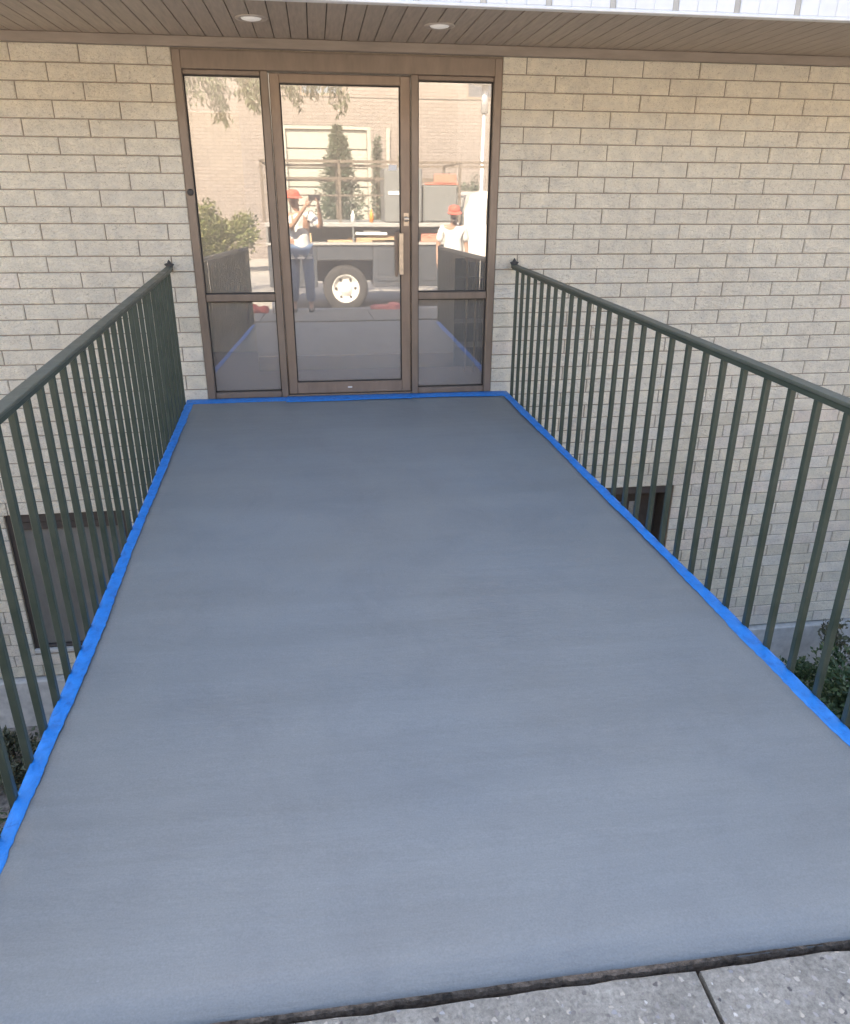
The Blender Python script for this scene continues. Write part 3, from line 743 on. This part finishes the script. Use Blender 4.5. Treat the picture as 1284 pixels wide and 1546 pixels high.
shrub('darker hedge bush to the left of the yellow green one', -5.5, -17, -.6, 1.0, .6, 2.0, 6000, 35, 'conifer_leaf', .11, group='bushes across the street', nstem=18, stemr=.02)
shrub('spiky shrub behind the truck rack reflected in the right sidelight', 2.3, -17.5, -.6, .8, .5, 3.05, 2000, 36, 'conifer_leaf', .13, group='bushes across the street', asp=.28, nstem=18, stemr=.02)
shrub('second spiky shrub against the far wall nearest the lamp post', 3.4, -18, -.6, .7, .5, 3.1, 1700, 37, 'conifer_leaf', .13, group='bushes across the street', asp=.28, nstem=18, stemr=.02)

# ---- tree with drooping twigs near the entrance
te = empty('drooping_tree', (-5.2, -9.9, -.57)); tag(te, 'leafy tree with drooping twigs hanging into the top of the reflection', 'tree')
tk = MB(); tk.tube([(0, 0, 0), (.1, .05, 1.6), (.3, .1, 3.2), (.5, .2, 4.3)], [.17, .14, .11, .08], 10)
rnd = random.Random(41); lp = []
tips = [(-3.55, 3.0), (-3.25, 2.85), (-2.95, 2.55), (-2.75, 2.48), (-2.35, 2.62), (-2.15, 2.5), (-1.85, 2.95), (-1.62, 2.70), (-1.45, 2.9), (-1.30, 3.05), (-.92, 2.62), (-.82, 2.85), (-3.9, 3.2), (-4.6, 3.0), (-5.6, 2.9), (-6.4, 3.2), (-2.5, 2.85), (-3.1, 3.0)]
for i, (tx, tz) in enumerate(tips):
    for rep in range(2):
        x_ = tx+5.2+rnd.uniform(-.12, .12); y_ = rnd.uniform(.5, 1.5) if rep == 0 else rnd.uniform(.2, 2.0); z_ = tz+.57+rnd.uniform(-.03, .15)+(.25 if rep else 0)
        st_ = Vector((.45+(x_*.25), .2+y_*.3, 4.1)); top_ = Vector((x_*.9, y_, max(4.15, z_+.95)))
        tk.tube([st_, st_.lerp(top_, .6)+Vector((0, 0, .2)), top_, Vector((x_, y_, z_+.35)), Vector((x_+.05, y_, z_))], [.03, .02, .010, .005, .002], 5)
        for q in range(190 if rep == 0 else 130):
            t = rnd.random(); a = Vector((x_*.9, y_, max(4.15, z_+.95))); b_ = Vector((x_+.05, y_, z_)); p = a.lerp(b_, t); s_ = .20*(1.15-t)
            lp.append((p+Vector((rnd.gauss(0, s_), rnd.gauss(0, s_), rnd.gauss(0, .05))), Vector((0, 0, -.5))))
for q in range(2600):
    a = rnd.uniform(0, 6.28); r_ = rnd.random()**.5*2.6
    lp.append((Vector((.9+math.cos(a)*r_, .6+math.sin(a)*r_*.8, 4.6+rnd.gauss(0, .32)-.08*r_)), Vector((0, 0, -.2))))
tk.build('trunk', 'bark', te)
leaves(lp, .105, 'tree_leaf', 'crown', te, .33, .9, 42)

# ---- lamp post, cable
lpst = empty('street_lamp', (2.66, -14, -.6)); tag(lpst, 'pale street lamp with a flat round head at the right of the reflection', 'street lamp')
MB().tube([(0, 0, 0), (0, 0, .4), (0, 0, 4.32)], [.09, .055, .045], 12).build('pole', 'post', lpst, smooth=True)
MB().lathe([(0, 4.62), (.12, 4.60), (.30, 4.50), (.31, 4.46), (.10, 4.43)], (0, 0, 0), 'Z', 24).build('lamp_head', 'post', lpst, smooth=True)
MB().tube([(0, 0, 3.85), (0, 0, 4.43)], [.085, .075], 12).build('lamp_collar', 'post', lpst, smooth=True)
cb = MB(); cb.tube([(-14+.7*k, -15, 3.62+.0042*(k-20)**2*.35) for k in range(41)], .014, 5)
o = cb.build('overhead_cable', 'cable'); tag(o, 'thin dark overhead cable sagging across the far brick wall', 'cable')

# ---- truck (side facing the entrance, front towards +X)
TX, TY, TZ = 0, -8.5, -.56
tr = empty('work_truck', (-.95, TY, TZ)); tag(tr, 'dark work truck with white cab, ladder rack and open tool shelves', 'truck')
def tp(mb, name, mat, parent=None, **k):
    o = mb.build(name, mat, parent or tr, **k)
    if parent is None: o.matrix_parent_inverse = Matrix.Translation((.95, -TY, -TZ))
    return o
Yn, Yf = TY, TY-1.95          # near and far side
b = MB(); wa = .50
b.box(-2.30, -.95-wa, Yf, Yn, -.12, .60); b.box(-.95+wa, 1.10, Yf, Yn, -.12, .60); b.box(-.95-wa, -.95+wa, Yf, Yn, .34, .60); b.box(-.95-wa, -.95+wa, Yf+.4, Yn-.4, -.05, .34)
tp(b, 'utility_body', 'truck_dark', bevel=.015)
for x0, x1, z0, z1 in ((-2.24, -1.52, -.02, .54), (-.36, .28, -.02, .54), (.33, 1.04, -.02, .54)):
    tp(MB().box(x0, x1, Yn+.002, Yn+.018, z0, z1), 'locker_door', 'truck_dark', bevel=.006)
tp(MB().box(-2.32, 1.12, Yn-.42, Yn+.03, .602, .645), 'tool_shelf', 'truck_light', bevel=.006)
tp(MB().box(-2.32, 1.12, Yn-.46, Yn-.43, .646, .90), 'shelf_back', 'truck_grey')
tp(MB().box(-2.32, 1.12, Yn-.44, Yn+.02, .905, .975), 'top_ledge', 'truck_light', bevel=.008)
tp(MB().box(-2.32, 1.12, Yf, Yf+.40, .602, .975), 'far_locker', 'truck_grey', bevel=.01)
for x in (-2.30, -.8, 1.07): tp(MB().box(x, x+.03, Yn-.42, Yn+.01, .646, .904), 'shelf_post', 'truck_grey')
tp(MB().box(-.22, .44, Yn-.9, Yn-.02, .98, 1.86), 'cabinet', 'truck_grey', bevel=.02)
tp(MB().box(-.15, .06, Yn-.018, Yn-.008, 1.43, 1.49), 'cabinet_label', 'paper')
tp(MB().box(.47, 1.10, Yn-1.9, Yn-.05, .98, 1.60), 'crew_box', 'truck_grey', bevel=.03)
tp(MB().box(.66, 1.06, Yn-.048, Yn-.035, 1.63, 1.77).box(.5, 1.1, Yn-.1, Yn-.05, 1.60, 1.63), 'marker_panel', 'sign_red', bevel=.003)
rk = MB()
for yy in (Yn-.06, Yf+.06):
    for x in (-2.32, -1.0, .30, 1.13): rk.bar((x, yy, .975), (x, yy, 1.955), .045)
    rk.bar((-2.34, yy, 1.955), (3.3, yy, 1.955), .045); rk.bar((-2.32, yy, 1.69), (1.13, yy, 1.69), .035); rk.bar((-2.32, yy, 1.42), (-.25, yy, 1.42), .025)
for x in (-2.32, -1.0, .30, 1.13, 2.6): rk.bar((x, Yn-.06, 1.955), (x, Yf+.06, 1.955), .04)
tp(rk, 'ladder_rack', 'rack')
c = MB()   # cab: profile extruded across
profc = [(1.22, -.10), (1.22, 1.16), (1.34, 1.44), (1.52, 1.50), (2.55, 1.50), (2.95, .98), (3.75, .86), (3.82, .60), (3.82, -.10)]
n_ = len(profc); bb = len(c.v)
for yy in (Yn-.02, Yf+.02):
    for x, z in profc: c.v.append((x, yy, z))
c.f += [tuple(range(n_)), tuple(range(2*n_-1, n_-1, -1))]+[(i, (i+1) % n_, n_+(i+1) % n_, n_+i) for i in range(n_)]
tp(c, 'cab', 'cab_white', bevel=.03, seg=3)
dd = tp(MB().box(1.42, 2.50, Yn-.018, Yn+.008, .0, .93), 'cab_door', 'cab_white', bevel=.012)
MB().box(2.28, 2.42, Yn+.009, Yn+.03, .74, .78).build('door_handle', 'chrome', dd)
tp(MB().box(1.62, 2.46, Yn-.019, Yn-.008, .97, 1.38), 'cab_window', 'dark_window', bevel=.01)
tp(MB().box(1.60, 1.74, Yn+.06, Yn+.14, .93, 1.28).bar((1.68, Yn-.02, 1.0), (1.68, Yn+.08, 1.05), .03), 'wing_mirror', 'gasket', bevel=.015)
tp(MB().box(3.70, 3.79, Yn-.4, Yn-.05, .45, .66).box(3.70, 3.79, Yf+.05, Yf+.4, .45, .66), 'headlight', 'paper')
tp(MB().box(3.80, 3.95, Yf+.05, Yn-.05, -.08, .18), 'bumper', 'truck_grey', bevel=.02)
for x in (-.95, 2.95):
    for yy, s_ in ((Yn-.14, 1), (Yf+.14, -1)):
        w_ = empty('wheel', (0, 0, 0)); w_.parent = tr; w_.location = (x+.95, yy-TY, .41)
        MB().lathe([(.25, -.11), (.35, -.12), (.405, -.09), (.41, 0), (.405, .09), (.35, .12), (.25, .11)], (0, 0, 0), 'Y', 36).build('tyre', 'rubber', w_, smooth=True)
        MB().lathe([(.255, s_*.10), (.24, s_*.112), (.215, s_*.07), (.17, s_*.045), (.13, s_*.03), (.10, s_*.075), (.06, s_*.09), (0, s_*.09)], (0, 0, 0), 'Y', 32).build('rim', 'rim', w_, smooth=True)
        hl = MB()
        for k in range(6): a = k*math.pi/3; hl.lathe([(0, s_*.062), (.026, s_*.060), (.026, s_*.03)], (math.cos(a)*.175, 0, math.sin(a)*.175), 'Y', 8)
        hl.build('hand_hole', 'gasket', w_)
# loose things on the truck
rnd = random.Random(61)
for i in range(5):
    x = -1.05+.17*i; l = rnd.uniform(.6, 1.0)
    o = MB().box(-l/2, l/2, -.045, .045, 0, .035).build('timber_offcut', 'wood', bevel=.003)
    o.location = (x+.2, Yn-.13-.06*(i % 3), .648+.037*(i//2)); o.rotation_euler = (0, 0, rnd.uniform(-.08, .08))
    tag(o, ['short timber offcut lying at the left end of the truck tool shelf', 'timber offcut second from the left on the truck tool shelf', 'timber offcut in the middle of the pile on the truck shelf', 'timber offcut lying towards the right of the truck shelf pile', 'timber offcut at the right end of the truck tool shelf'][i], 'timber', 'offcuts on the truck tool shelf')
o = MB().box(-.25, .32, -.10, .10, 0, .05).box(-.1, .2, -.08, .08, .05, .08).build('white_tool_tray', 'paper', bevel=.01); o.location = (-.50, Yn-.15, .765); tag(o, 'white plastic tray on top of the timber on the truck', 'tray')
def bottle(x, h, mat, label, name='bottle'):
    o = MB().lathe([(0, 0), (.035, 0), (.037, h*.65), (.015, h*.82), (.015, h), (0, h)], (0, 0, 0), 'Z', 14).build(name, mat, smooth=True)
    o.location = (x, Yn-.12, .976); tag(o, label, 'bottle', 'bottles on the truck ledge')
bottle(-1.72, .17, 'paper', 'white bottle on the truck ledge left of the conifer'); bottle(-1.52, .11, 'paper', 'short white bottle on the truck ledge beside the taller one'); bottle(-.78, .19, 'paper', 'tall white bottle on the truck ledge left of the orange one'); bottle(-.45, .22, 'orange', 'orange bottle on the truck ledge nearest the grey cabinet')

rnd = random.Random(77)
for i, (x, w_, h, mt, lab) in enumerate([(-2.05, .26, .20, 'truck_light', 'grey tool case at the left end of the open truck shelf'), (-1.62, .18, .15, 'wood', 'small wooden crate on the left part of the truck shelf'), (.12, .22, .17, 'truck_light', 'grey tool case on the right part of the truck shelf'), (.60, .30, .14, 'sign_red', 'low red tool box on the right part of the truck shelf'), (.92, .12, .22, 'paper', 'white canister near the cab end of the truck shelf')]):
    o = MB().box(-w_/2, w_/2, -.1, .1, 0, h*.75, .004).box(-w_/2+.004, w_/2-.004, -.096, .096, h*.76, h).box(-.03, .03, .1, .112, h*.55, h*.8).build('tool_case', mt, bevel=.006)
    o.location = (x, Yn-.18, .646); o.rotation_euler = (0, 0, rnd.uniform(-.15, .15)); tag(o, lab, 'tool case')
# ---- things lying on the pavement
def heap(name, label, cat, mat, x, y, z, sx, sy, h, seed):
    rnd = random.Random(seed); bm = bmesh.new(); bmesh.ops.create_icosphere(bm, subdivisions=3, radius=1)
    for v in bm.verts:
        c = v.co; k = 1+.22*math.sin(c.x*7+seed)+.15*math.sin(c.y*9+c.z*5+seed)+rnd.uniform(-.05, .05)
        v.co = Vector((c.x*sx*k, c.y*sy*k, max(0, c.z+.25)*h*k*.8))
    me = bpy.data.meshes.new(name); bm.to_mesh(me); bm.free()
    for p in me.polygons: p.use_smooth = True
    o = link(name, me, mat); o.location = (x, y, z); tag(o, label, cat); return o
heap('red_rag', 'crumpled red rag lying on the pavement at the walkway end', 'rag', 'red', -2.36, -5.9, -.195, .17, .12, .10, 3)
heap('folded_tarp', 'faded red and white tarp heap on the kerb below the truck', 'tarp', 'pinkred', -.30, -6.25, -.215, .28, .13, .09, 8)
o = MB().lathe([(0, 0), (.05, 0), (.055, .16), (.02, .21), (.02, .24), (0, .24)], (0, 0, 0), 'Z', 16).build('spray_bottle', 'paper', smooth=True); o.location = (-2.08, -5.9, -.2); tag(o, 'white bottle standing on the pavement beside the red rag', 'bottle')

# ============================================================ PEOPLE
def skin_mesh(name, verts, edges, radii, mat, parent, sub=2, root=0):
    me = bpy.data.meshes.new(name); me.from_pydata(verts, edges, [])
    o = bpy.data.objects.new(name, me); COL.objects.link(o)
    md = o.modifiers.new('s', 'SKIN'); md.use_smooth_shade = True; md.branch_smoothing = .6
    sb_ = o.modifiers.new('u', 'SUBSURF'); sb_.levels = sub; sb_.render_levels = sub
    for i, r in enumerate(radii):
        q = me.skin_vertices[0].data[i]; q.radius = r if isinstance(r, tuple) else (r, r); q.use_root = (i == root)
    dg = bpy.context.evaluated_depsgraph_get(); dg.update()
    me2 = bpy.data.meshes.new_from_object(o.evaluated_get(dg)); me2.name = name
    bpy.data.objects.remove(o)
    for p in me2.polygons: p.use_smooth = True
    me2.materials.clear()
    return link(name, me2, mat, parent)
def person(label, loc, H, J, cap, shirt, legs, group=None, beard=False, yaw=0):
    """J: joints (metres, standing frame, facing +Y)"""
    e = empty('person', loc); e.rotation_euler = (0, 0, yaw); tag(e, label, 'person', group)
    V_ = []; E_ = []; Rr = []; idx = {}
    def add(k, p, r, par=None):
        idx[k] = len(V_); V_.append(p); Rr.append(r)
        if par: E_.append((idx[par], idx[k]))
    add('pelvis', J['pelvis'], (.135, .105)); pv = Vector(J['pelvis']); nk = Vector(J['neck'])
    add('belly', tuple(pv.lerp(nk, .35)), (.135, .11), 'pelvis'); add('chest', tuple(pv.lerp(nk, .72)), (.155, .11), 'belly'); add('neck', tuple(nk), .052, 'chest'); add('nk2', tuple(nk.lerp(Vector(J['head']), .45)), .052, 'neck')
    hd_ = Vector(J['head']); add('head', tuple(hd_), (.075, .088), 'nk2'); add('crown', tuple(hd_+Vector((0, 0, .085))), (.066, .078), 'head')
    for s in ('l', 'r'):
        add(s+'sh', J[s+'sh'], .062, 'chest'); add(s+'el', J[s+'el'], .040, s+'sh'); add(s+'wr', J[s+'wr'], .026, s+'el')
        wv = Vector(J[s+'wr']); hv = (wv-Vector(J[s+'el'])).normalized(); side = Vector(J.get(s+'side', (0, 1, 0)))
        side = (side-hv*side.dot(hv)).normalized(); nn = hv.cross(side)
        pm_ = wv+hv*.055; add(s+'palm', tuple(pm_), (.022, .034), s+'wr')
        curl = nn*(1 if s == 'l' else -1)
        for q, (of, ln) in enumerate(((-.030, .068), (-.010, .080), (.011, .075), (.031, .058))):
            a = pm_+hv*.020+side*of; b_ = a+hv*ln*.5+curl*.010; c_ = b_+hv*ln*.4+curl*.026
            add(f'{s}f{q}a', tuple(a), .0095, s+'palm'); add(f'{s}f{q}b', tuple(b_), .0088, f'{s}f{q}a'); add(f'{s}f{q}c', tuple(c_), .0075, f'{s}f{q}b')
        a = wv+hv*.025-side*.034; b_ = a+hv*.030-side*.022+curl*.01; add(s+'ta', tuple(a), .012, s+'palm'); add(s+'tb', tuple(b_), .0095, s+'ta')
        add(s+'hip', J[s+'hip'], .085, 'pelvis'); add(s+'kn', J[s+'kn'], .055, s+'hip'); add(s+'an', J[s+'an'], .036, s+'kn'); av = Vector(J[s+'an'])
        add(s+'toe', tuple(av+Vector(J.get(s+'foot', (0, .16, -.045)))), .032, s+'an')
    skin_mesh('body', V_, E_, Rr, 'skin', e)
    # shirt
    V2 = [V_[idx['pelvis']], V_[idx['belly']], V_[idx['chest']], tuple(nk.lerp(Vector(V_[idx['chest']]), .25))]; E2 = [(0, 1), (1, 2), (2, 3)]; R2 = [(.175, .140), (.172, .140), (.185, .135), (.075, .07)]
    V2.append(tuple(pv+Vector((0, 0, -.10)))); E2.append((0, 4)); R2.append((.178, .145))
    for s in ('l', 'r'):
        sh = Vector(J[s+'sh']); el = Vector(J[s+'el']); b0 = len(V2)
        V2 += [tuple(sh), tuple(sh.lerp(el, .45)), tuple(sh.lerp(el, .85))]; E2 += [(2, b0), (b0, b0+1), (b0+1, b0+2)]; R2 += [.082, .072, .070]
    skin_mesh('shirt', V2, E2, R2, shirt, e)
    # trousers
    V3 = [V_[idx['pelvis']]]; E3 = []; R3 = [(.155, .125)]
    for s in ('l', 'r'):
        h_, k_, a_ = Vector(J[s+'hip']), Vector(J[s+'kn']), Vector(J[s+'an']); b0 = len(V3)
        V3 += [tuple(h_), tuple(k_), tuple(k_.lerp(a_, .88))]; E3 += [(0, b0), (b0, b0+1), (b0+1, b0+2)]; R3 += [.104, .078, .070]
    skin_mesh('trousers', V3, E3, R3, legs, e)
    for s in ('l', 'r'):
        a_ = Vector(J[s+'an']); f_ = Vector(J.get(s+'foot', (0, .16, -.045))); d_ = Vector((f_.x, f_.y, 0)).normalized()
        skin_mesh('shoe', [tuple(a_-d_*.05+Vector((0, 0, -.04))), tuple(a_+d_*.06+Vector((0, 0, -.045))), tuple(a_+d_*.18+Vector((0, 0, -.055)))], [(0, 1), (1, 2)], [(.046, .046), (.052, .044), (.045, .030)], 'shoe', e, 1)
    # face
    fd = Vector(J.get('look', (0, 1, 0))).normalized(); sd_ = fd.cross(Vector((0, 0, 1))).normalized(); uz = sd_.cross(fd)
    for s_ in (-1, 1):
        MB().lathe([(0, -.011), (.008, -.007), (.011, 0), (.008, .007), (0, .011)], hd_+fd*.078+sd_*.031*s_+uz*.022, 'Y', 10).build('eye', 'eye', e, smooth=True)
        skin_mesh('ear', [tuple(hd_+sd_*.083*s_+uz*.03), tuple(hd_+sd_*.085*s_-uz*.015)], [(0, 1)], [(.010, .018), (.008, .012)], 'skin', e, 1)
    skin_mesh('nose', [tuple(hd_+fd*.082+uz*.03), tuple(hd_+fd*.108-uz*.008), tuple(hd_+fd*.085-uz*.016)], [(0, 1), (1, 2)], [.009, .014, .012], 'skin', e, 1)
    if beard: skin_mesh('beard', [tuple(hd_+fd*.070-uz*.050-sd_*.045), tuple(hd_+fd*.088-uz*.075), tuple(hd_+fd*.070-uz*.050+sd_*.045)], [(0, 1), (1, 2)], [.022, .032, .022], 'hair', e, 1)
    skin_mesh('hair', [tuple(hd_-fd*.045+uz*.05), tuple(hd_-fd*.055-uz*.01)], [(0, 1)], [(.078, .06), (.06, .04)], 'hair', e, 1)
    # cap with a brim
    cm = MB(); cc = hd_+uz*.052
    cm.lathe([(.100, 0), (.101, .03), (.090, .065), (.060, .088), (.0, .097)], cc, 'Z', 20)
    cp = cm.build('cap', cap, e, smooth=True)
    b_ = len(V_); vv = []; ff = []
    for k in range(9):
        a = -1.0+2.0*k/8; d_ = fd*math.cos(a)+sd_*math.sin(a)
        for rr, hz_ in ((.094, .012), (.094+.075*math.cos(a)**.6, -.006)):
            for th in (0, .006): vv.append(tuple(cc+d_*rr+uz*(hz_+th)))
    for k in range(8):
        i0 = k*4; j0 = i0+4; ff += [(i0, i0+2, j0+2, j0), (i0+1, j0+1, j0+3, i0+3), (i0+2, i0+3, j0+3, j0+2), (i0, j0, j0+1, i0+1)]
    me = bpy.data.meshes.new('brim'); me.from_pydata(vv, [], ff); link('brim', me, cap, cp)
    return e
# man by the truck, arms hanging, looking towards the walkway
person('man in red cap and white polo shirt standing by the truck', (.86, -7.62, -.44), 1.72,
       dict(pelvis=(0, 0, .93), neck=(0, .02, 1.43), head=(0, .07, 1.575), look=(-.05, .95, -.3),
            lsh=(-.185, .01, 1.37), lel=(-.25, -.02, 1.08), lwr=(-.27, .08, .83), rsh=(.185, .01, 1.37), rel=(.24, -.03, 1.08), rwr=(.25, .05, .82),
            lhip=(-.095, 0, .88), lkn=(-.11, .02, .48), lan=(-.12, 0, .09), rhip=(.095, 0, .88), rkn=(.11, .03, .48), ran=(.13, 0, .09)),
       'red', 'white_cloth', 'grey_cloth', beard=True)
# the man holding the phone, standing at the end of the walkway
gx, gy, gz = -1.70, -5.97, -.197
def L(x, y, z): return (x-gx, y-gy, z-gz)
person('man in red cap and blue jeans holding up a phone reflected in the door', (gx, gy, gz), 1.7,
       dict(pelvis=L(gx+.02, gy-.04, .72), neck=L(gx, gy-.02, 1.20), head=L(gx-.05, gy+.0, 1.34), look=(.35, .9, -.1),
            lsh=L(gx-.18, gy-.02, 1.14), lel=L(gx-.10, gy+.20, .98), lwr=L(gx+.12, gy+.29, 1.26), lside=(0, .2, 1),
            rsh=L(gx+.18, gy-.02, 1.14), rel=L(gx+.33, gy+.13, .98), rwr=L(gx+.31, gy+.29, 1.26), rside=(0, .2, 1),
            lhip=L(gx-.08, gy-.04, .67), lkn=L(gx-.09, gy-.0, .28), lan=L(gx-.11, gy-.05, -.11), rhip=L(gx+.11, gy-.04, .67), rkn=L(gx+.13, gy+.02, .28), ran=L(gx+.14, gy-.03, -.11)),
       'red', 'white_cloth', 'jeans')
ph = MB().box(-.080, .080, -.0045, .0045, -.038, .038).build('phone', 'phone', bevel=.003); ph.location = (CAM.x, CAM.y-.034, CAM.z); tag(ph, 'black phone held up in the hands of the man in jeans', 'phone')
